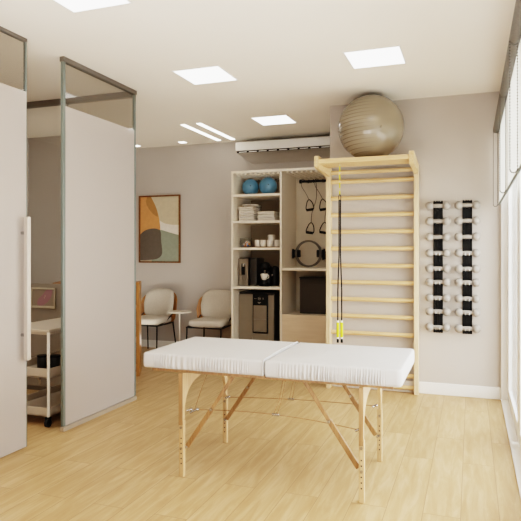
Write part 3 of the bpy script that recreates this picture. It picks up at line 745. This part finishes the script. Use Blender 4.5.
def band(dx, label):
    t = thing('resistance_band', label, 'resistance band', (-1.90+dx, 6.985, 2.2), group='resistance bands on the rod')
    y = 6.972 - (.011 if dx else 0)
    p = [(-1.892+dx, y, 1.985), (-1.93+dx, y, 2.06), (-1.985+dx, y, 2.15), (-1.985+dx, y, 2.215), (-1.975+dx, y+.028, 2.238), (-1.88+dx, y+.055, 2.20), (-1.81+dx, y+.028, 2.238), (-1.802+dx, y-.004, 2.21), (-1.795+dx, y-.004, 2.12), (-1.80+dx, y-.004, 1.98), (-1.85+dx, y-.004, 1.83), (-1.862+dx, y-.004, 1.70)]
    P(MB().tube(smooth_path(p), .0038, 6), 'tube', 'tube', t, smooth=True)
    for cx, cz, ti in ((-1.892, 1.985, .12), (-1.862, 1.700, -.15)):
        cx += dx
        g = [(-.003, 0), (-.030, -.035), (-.046, -.125), (.040, -.125), (.046, -.075), (.030, -.03), (.004, 0)]
        def rot(q): return (cx + q[0]*math.cos(ti)-q[1]*math.sin(ti)*-1*-1, y, cz + q[0]*math.sin(ti)+q[1]*math.cos(ti))
        P(MB().tube(smooth_path([rot(q) for q in g], 5), .0062, 6), 'handle_loop', 'black', t, smooth=True)
        a, b = rot((-.046, -.127)), rot((.040, -.127))
        P(MB().cyl(a, b, .0165, n=14), 'handle_grip', 'black', t, smooth=True)
band(0, 'dark resistance band with triangular handles, the left one hanging on the black rod')
band(.175, 'dark resistance band half hidden by the wall bars upright, right on the rod')
def ring(x, y, r, label):
    zs = 1.148
    t = thing('pilates_ring', label, 'pilates ring', (x, y, zs+r+.001), group='grey pilates rings')
    n = 64; m = MB(); R = []
    for i in range(n):
        a = 2*PI*i/n; c, s = math.cos(a), math.sin(a)
        R.append([m.bm.verts.new(((r-dr)*c, dy, (r-dr)*s)) for dr, dy in ((0, -.028), (0, .028), (.022, .028), (.022, -.028))])
    for i in range(n):
        A, B = R[i], R[(i+1) % n]
        for j in range(4): m.bm.faces.new((A[j], A[(j+1) % 4], B[(j+1) % 4], B[j]))
    m.build('hoop', 'ring_grey', t, smooth=True)
    for s in (-1, 1):
        MB().box(s*r+.002, s*r+s*.034, -.025, .025, -.050, .050, .008).box(s*(r-.022), s*(r-.062), -.030, .030, -.046, .046, .010).build('grip_pad', 'black', t)
        MB().box(s*(r+.026), s*(r+.036), -.029, .029, -.060, .060, .004).build('grip_plate', 'black', t)
ring(-1.890, 6.95, .167, 'grey pilates ring with black grips standing on the right cabinet shelf')
ring(-1.565, 7.085, .145, 'second grey pilates ring mostly hidden behind the wall bars upright')
t = thing('storage_box', 'dark brown box in the lower right niche above the oak drawer front', 'box', (-1.68, 6.90, .586))
P(MB().box(-1.978, -1.375, 6.86, 7.10, .586, 1.015, .006), 'body', 'box_dark', t)
P(MB().box(-1.985, -1.372, 6.852, 7.105, 1.0155, 1.030, .004), 'lid', 'box_dark', t)
P(MB().box(-1.90, -1.45, 6.855, 6.8595, .66, .94, .003), 'front_panel', 'box_dark', t)

# ------------------------------------------------------------------ air conditioner
t = thing('air_conditioner', 'long white air conditioner mounted high above the storage cabinet', 'air conditioner', (-2.1, 7.15, 2.6))
ax0, ax1 = -2.852, -1.36
low = [(6.925, 2.612)] + [(6.925+.215*math.sin(a), 2.495+.117*math.cos(a)**1.0) for a in [PI/2*k/8 for k in range(1, 9)]]
prof = [(7.149, 2.736), (6.975, 2.736), (6.945, 2.728), (6.93, 2.712)] + low + [(7.149, 2.492)]
ub = MB(); A = []; B = []
for y, zc in prof:
    ins = .008 + .13*max(0, (2.612-zc)/.12)**1.3
    A.append(ub.bm.verts.new((ax0+ins, y, zc))); B.append(ub.bm.verts.new((ax1-ins, y, zc)))
ub.bm.faces.new(A); ub.bm.faces.new(list(reversed(B)))
for q in range(len(A)): ub.bm.faces.new((A[q], B[q], B[(q+1) % len(A)], A[(q+1) % len(A)]))
P(ub, 'underside', 'ac_shade', t, smooth=True, angle=30)
P(MB().box(ax0, ax1, 6.912, 6.945, 2.632, 2.742, .010, 3).box(ax0, ax1, 6.94, 7.1495, 2.737, 2.745, .003), 'front_cover', 'white_plastic', t)
P(MB().box(ax0+.02, ax1-.02, 6.9195, 6.932, 2.604, 2.630, .002), 'air_slot', 'black', t)
k = 0; x = ax0 + .05
while x + .12 < ax1:
    P(MB().box(x, x+.105, 6.914, 6.9192, 2.609, 2.618, .001), 'louvre', 'white_plastic', t); x += .135

# ------------------------------------------------------------------ artwork
t = thing('framed_artwork', 'brown framed abstract print of orange, green and charcoal shapes on the back wall', 'artwork', (-4.0855, 7.149, 1.654))
W, Hh = .324, .469
f = MB()
for b in ((-W, W, Hh-.018, Hh), (-W, W, -Hh, -Hh+.018), (-W, -W+.018, -Hh+.018, Hh-.018), (W-.018, W, -Hh+.018, Hh-.018)): f.box(b[0], b[1], -.03, 0, b[2], b[3], .002)
f.build('frame', 'art_frame', t)
for nme, c in (('art_sand', (200, 186, 160)), ('art_orange', (204, 146, 92)), ('art_ochre', (170, 124, 72)), ('art_pale', (226, 218, 208)), ('art_green', (144, 150, 134)), ('art_char', (100, 90, 80))):
    M[nme] = mat(nme, c, 0.7, vary=0.05, scale=25)
def uv(px, py):  # fractions of the print, origin at top left
    return (-W+.018+px*(2*W-.036), Hh-.018-py*(2*Hh-.036))
def shape(name, m, pts, lay, closed=True):
    q = [uv(*p) for p in pts]; MB().prism(q, 'y', -.010-.0008*lay, -.004).build(name, m, t)
def cr(pts, n=6):
    q = smooth_path([(a, b, 0) for a, b in pts], n); return [(v.x, v.y) for v in q]
shape('sand_ground', 'art_sand', [(0, 0), (1, 0), (1, 1), (0, 1)], 0)
shape('pale_band', 'art_pale', cr([(.48, .36), (.62, .41), (.80, .435), (1, .44)]) + cr([(1, .60), (.8, .56), (.62, .53), (.45, .53)]), 1)
shape('orange_shape', 'art_orange', [(0, 0), (.28, 0)] + cr([(.28, 0), (.38, .12), (.46, .26), (.51, .42), (.52, .56)]) + [(0, .6)], 2)
shape('ochre_overlap', 'art_ochre', [(.18, 0)] + cr([(.28, 0), (.38, .12), (.44, .22), (.46, .31)]) + cr([(.46, .31), (.36, .28), (.22, .18), (.15, .08), (.18, 0)])[1:-1], 3)
shape('green_shape', 'art_green', cr([(.40, .52), (.55, .515), (.75, .555), (1, .595)]) + [(1, 1), (.30, 1)], 4)
shape('charcoal_shape', 'art_char', cr([(0, .58), (.12, .52), (.30, .49), (.46, .50), (.53, .54), (.545, .68), (.57, .82), (.555, .90), (.46, .955), (.30, .975), (0, .985)]), 5)

# ------------------------------------------------------------------ chairs
def chair(label):
    t = thing('lounge_chair', label, 'chair', (0, 0, 0), 0, 'beige boucle chairs against the back wall')
    # local frame: front faces -Y, seat centre at origin
    m = MB(); n = 44; per = []
    for i in range(n):
        a = 2*PI*i/n; c, s = math.cos(a), math.sin(a)
        x = .243*math.copysign(abs(c)**.42, c); y = .235*math.copysign(abs(s)**.42, s)
        x *= 1 - .10*(y+.235)/.47
        per.append((x, y))
    rg = []
    for k, z in ((.80, .402), (.95, .404), (1.0, .418), (1.0, .445), (.985, .462), (.95, .474), (.80, .482), (.5, .486), (.2, .487)):
        rg.append([m.bm.verts.new((x*k, y*k, z)) for x, y in per])
    for A, B in zip(rg, rg[1:]):
        for j in range(n): m.bm.faces.new((A[j], A[(j+1) % n], B[(j+1) % n], B[j]))
    m.bm.faces.new(rg[-1]); m.bm.faces.new(rg[0])
    m.build('seat', 'boucle', t, smooth=True, angle=70)
    def curved(rad, z0, z1, wmax, th, depth, pw, yc):
        m = MB(); nu, nv = 26, 14; F, Bk = [], []
        for i in range(nu+1):
            u = -1 + 2*i/nu; fr, bk = [], []
            for j in range(nv+1):
                v = -1 + 2*j/nv
                # superellipse outline
                lim = (1-abs(u)**pw)**(1/pw) if abs(u) < 1 else 0
                z = (z0+z1)/2 + (z1-z0)/2 * v * max(lim, .02)
                e = max(0, 1-max(abs(u), abs(v)*.98)**6)**.5
                ang = u*wmax/rad
                lean = (z-z0)*.20
                for lst, o in ((fr, -th*e), (bk, th*.35*e)):
                    lst.append(m.bm.verts.new(((rad+o)*math.sin(ang), yc + lean + (rad+o)*math.cos(ang)-rad, z)))
            F.append(fr); Bk.append(bk)
        for G in (F, Bk):
            for i in range(nu):
                for j in range(nv): m.bm.faces.new((G[i][j], G[i+1][j], G[i+1][j+1], G[i][j+1]))
        for i in range(nu):
            m.bm.faces.new((F[i][0], F[i+1][0], Bk[i+1][0], Bk[i][0])); m.bm.faces.new((F[i][nv], F[i+1][nv], Bk[i+1][nv], Bk[i][nv]))
        for j in range(nv):
            m.bm.faces.new((F[0][j], F[0][j+1], Bk[0][j+1], Bk[0][j])); m.bm.faces.new((F[nu][j], F[nu][j+1], Bk[nu][j+1], Bk[nu][j]))
        return m
    curved(.36, .440, .835, .250, .045, 0, 3.2, .235).build('backrest', 'boucle', t, smooth=True, angle=75)
    curved(.385, .365, .805, .325, .010, 0, 2.6, .262).build('wooden_shell', 'walnut', t, smooth=True, angle=60)
    fz = .392
    MB().tube([(-.235, -.225, fz), (.235, -.225, fz), (.205, .235, fz), (-.205, .235, fz)], .010, 8, True).tube([(.235, -.225, fz), (.222, 0, fz+.03), (.222, .175, fz+.115)], .008, 8).tube([(-.235, -.225, fz), (-.222, 0, fz+.03), (-.222, .175, fz+.115)], .008, 8).build('frame', 'black_metal', t, smooth=True)
    for x, y, x2, y2 in ((-.23, -.22, -.235, -.235), (.23, -.22, .235, -.235), (-.20, .23, -.225, .285), (.20, .23, .225, .285)):
        MB().cyl((x, y, fz), (x2, y2, 0), .0105, .008, n=12).build('leg', 'black_metal', t, smooth=True)
    return t
c1 = chair('beige boucle chair with wooden shell, left of the small round side table')
c1.location = (-3.985, 6.735, 0); c1.rotation_euler = (0, 0, -.03)
dup(c1, (-3.125, 6.76, 0), 'beige boucle chair with wooden shell, between side table and storage cabinet', .02)
t = thing('side_table', 'small round off-white side table on a thin stem between the chairs', 'side table', (-3.50, 6.62, 0))
MB().lathe([(0, .565), (.147, .565), (.155, .570), (.155, .577), (.151, .582), (0, .582)], n=40).build('tabletop', 'table_glass', t, smooth=True)
MB().cyl((0, 0, .012), (0, 0, .565), .010, n=14).build('stem', 'table_glass', t, smooth=True)
MB().lathe([(0, 0), (.125, 0), (.125, .008), (.02, .014), (0, .014)], n=32).build('base', 'table_glass', t, smooth=True)

# ------------------------------------------------------------------ low bookcase behind the partition
t = thing('low_bookcase', 'low honey-wood open bookcase peeking out behind the glass partition', 'bookcase', (-3.358, 5.44, 0), .49)
bw, bd, bh = .90, .32, 1.012
MB().box(-.034, 0, 0, bd, 0, bh, .002).build('side_panel', 'walnut', t)
MB().box(-bw, -bw+.034, 0, bd, 0, bh, .002).build('side_panel', 'walnut', t)
MB().box(-bw+.034, -.034, 0, bd, bh-.03, bh-.004, .002).build('top_panel', 'walnut', t)
MB().box(-bw+.034, -.034, bd-.012, bd, .06, bh-.03).build('back_panel', 'recess_shade', t)
for z in (.05, .36, .72): MB().box(-bw+.034, -.034, .004, bd-.012, z, z+.022, .002).build('shelf', 'walnut', t)

# ------------------------------------------------------------------ roller blinds
def blind(y0, y1, label):
    t = thing('roller_blind', label, 'blind', (.205, (y0+y1)/2, 2.43), group='white roller blinds on the window wall')
    P(MB().cyl((.208, y0+.006, 2.432), (.208, y1-.006, 2.432), .028, n=24), 'tube', 'blind_tube', t, smooth=True)
    P(MB().box(.2315, .2335, y0+.01, y1-.01, 1.775, 2.44), 'fabric', 'blind', t)
    P(MB().box(.226, .238, y0+.01, y1-.01, 1.757, 1.777, .003), 'bottom_bar', 'alu', t)
    P(MB().box(.186, .249, y1-.005, y1-.001, 2.41, 2.455, .001), 'wall_bracket', 'alu_dark', t)
    ch = MB(); yc = y1-.022
    path = [(.183, 2.43-.0155*i) for i in range(44)]
    zc = path[-1][1]
    path += [(.2005-.0175*math.cos(a), zc-.0175*math.sin(a)) for a in [PI*k/6 for k in range(1, 6)]]
    path += [(.218, zc+.0155*i) for i in range(44)]
    for x, z in path: bmesh.ops.create_icosphere(ch.bm, subdivisions=1, radius=.0046, matrix=Matrix.Translation((x, yc, z)))
    ch.tube([(x, yc, z) for x, z in path], .0012, 5)
    P(ch, 'bead_chain', 'chain', t, smooth=True)
blind(4.335, 5.63, 'white roller blind with bead chain, farthest one beside the back wall')
blind(3.245, 4.325, 'white roller blind with bead chain, middle one of the window')
blind(2.15, 3.235, 'white roller blind at the photo edge, its grey tube nearest the camera')

# ------------------------------------------------------------------ light and sky
w = bpy.data.worlds.new('sky'); S.world = w; w.use_nodes = True
N, L = w.node_tree.nodes, w.node_tree.links
bg = N['Background']; bg.inputs['Strength'].default_value = 9.5
tc = N.new('ShaderNodeTexCoord'); sp = N.new('ShaderNodeSeparateXYZ'); rp = N.new('ShaderNodeValToRGB')
L.new(tc.outputs['Generated'], sp.inputs[0]); L.new(sp.outputs['Z'], rp.inputs['Fac'])
rp.color_ramp.elements[0].color = (0.95, 0.95, 0.93, 1); rp.color_ramp.elements[1].color = (0.85, 0.92, 1.0, 1)
L.new(rp.outputs['Color'], bg.inputs['Color'])
def area(name, loc, size, power, col=(1, .95, .87), rot=(0, 0, 0)):
    ld = bpy.data.lights.new(name, 'AREA'); ld.energy = power; ld.color = col; ld.shape = 'SQUARE'; ld.size = size
    o = bpy.data.objects.new(name, ld); COL.objects.link(o); o.location = loc; o.rotation_euler = rot
for x in (-2.07, -.68):
    for y in (2.7, 1.1, -.5):
        if y == 2.7 and x < -1: continue
        area('unseen_ceiling_area', (x, y, H-.02), .4, 6)
area('bounce_fill', (-1.1, .5, .25), 2.4, 135, (.97, .98, 1), (PI, 0, 0))  # unseen fill near the camera, added to brighten the ceiling
area('uplight_fill', (-4.0, 5.85, .3), 1.1, 14, (1, .95, .87), (PI, 0, 0))  # unseen fill, added behind the partition to brighten the rear ceiling
area('unseen_ceiling_area', (-4.1, 3.4, H-.02), .4, 16)  # added fill to brighten the cubicle, with no fitting here

sd = bpy.data.lights.new('sun', 'SUN'); sd.energy = 8; sd.angle = .05; sd.color = (1, .97, .92)
so = bpy.data.objects.new('sun', sd); COL.objects.link(so); so.rotation_euler = (0, math.radians(-38), 0)
# ------------------------------------------------------------------ camera
cd = bpy.data.cameras.new('camera'); cam = bpy.data.objects.new('camera', cd); COL.objects.link(cam)
cd.sensor_fit = 'HORIZONTAL'; cd.sensor_width = 36; cd.lens = 36 * 581.88 / 521
cd.shift_y = (251.03 - 260.5) / 521; cd.clip_start = .02
cam.location = (0, 0, 1.348); cam.rotation_euler = (PI/2, 0, .348)
S.camera = cam
S.view_settings.view_transform = 'Filmic'; S.view_settings.look = 'High Contrast'; S.view_settings.exposure = -0.12
S.cycles.max_bounces = 10; S.cycles.diffuse_bounces = 5; S.cycles.transparent_max_bounces = 16
S.cycles.caustics_reflective = False; S.cycles.caustics_refractive = False
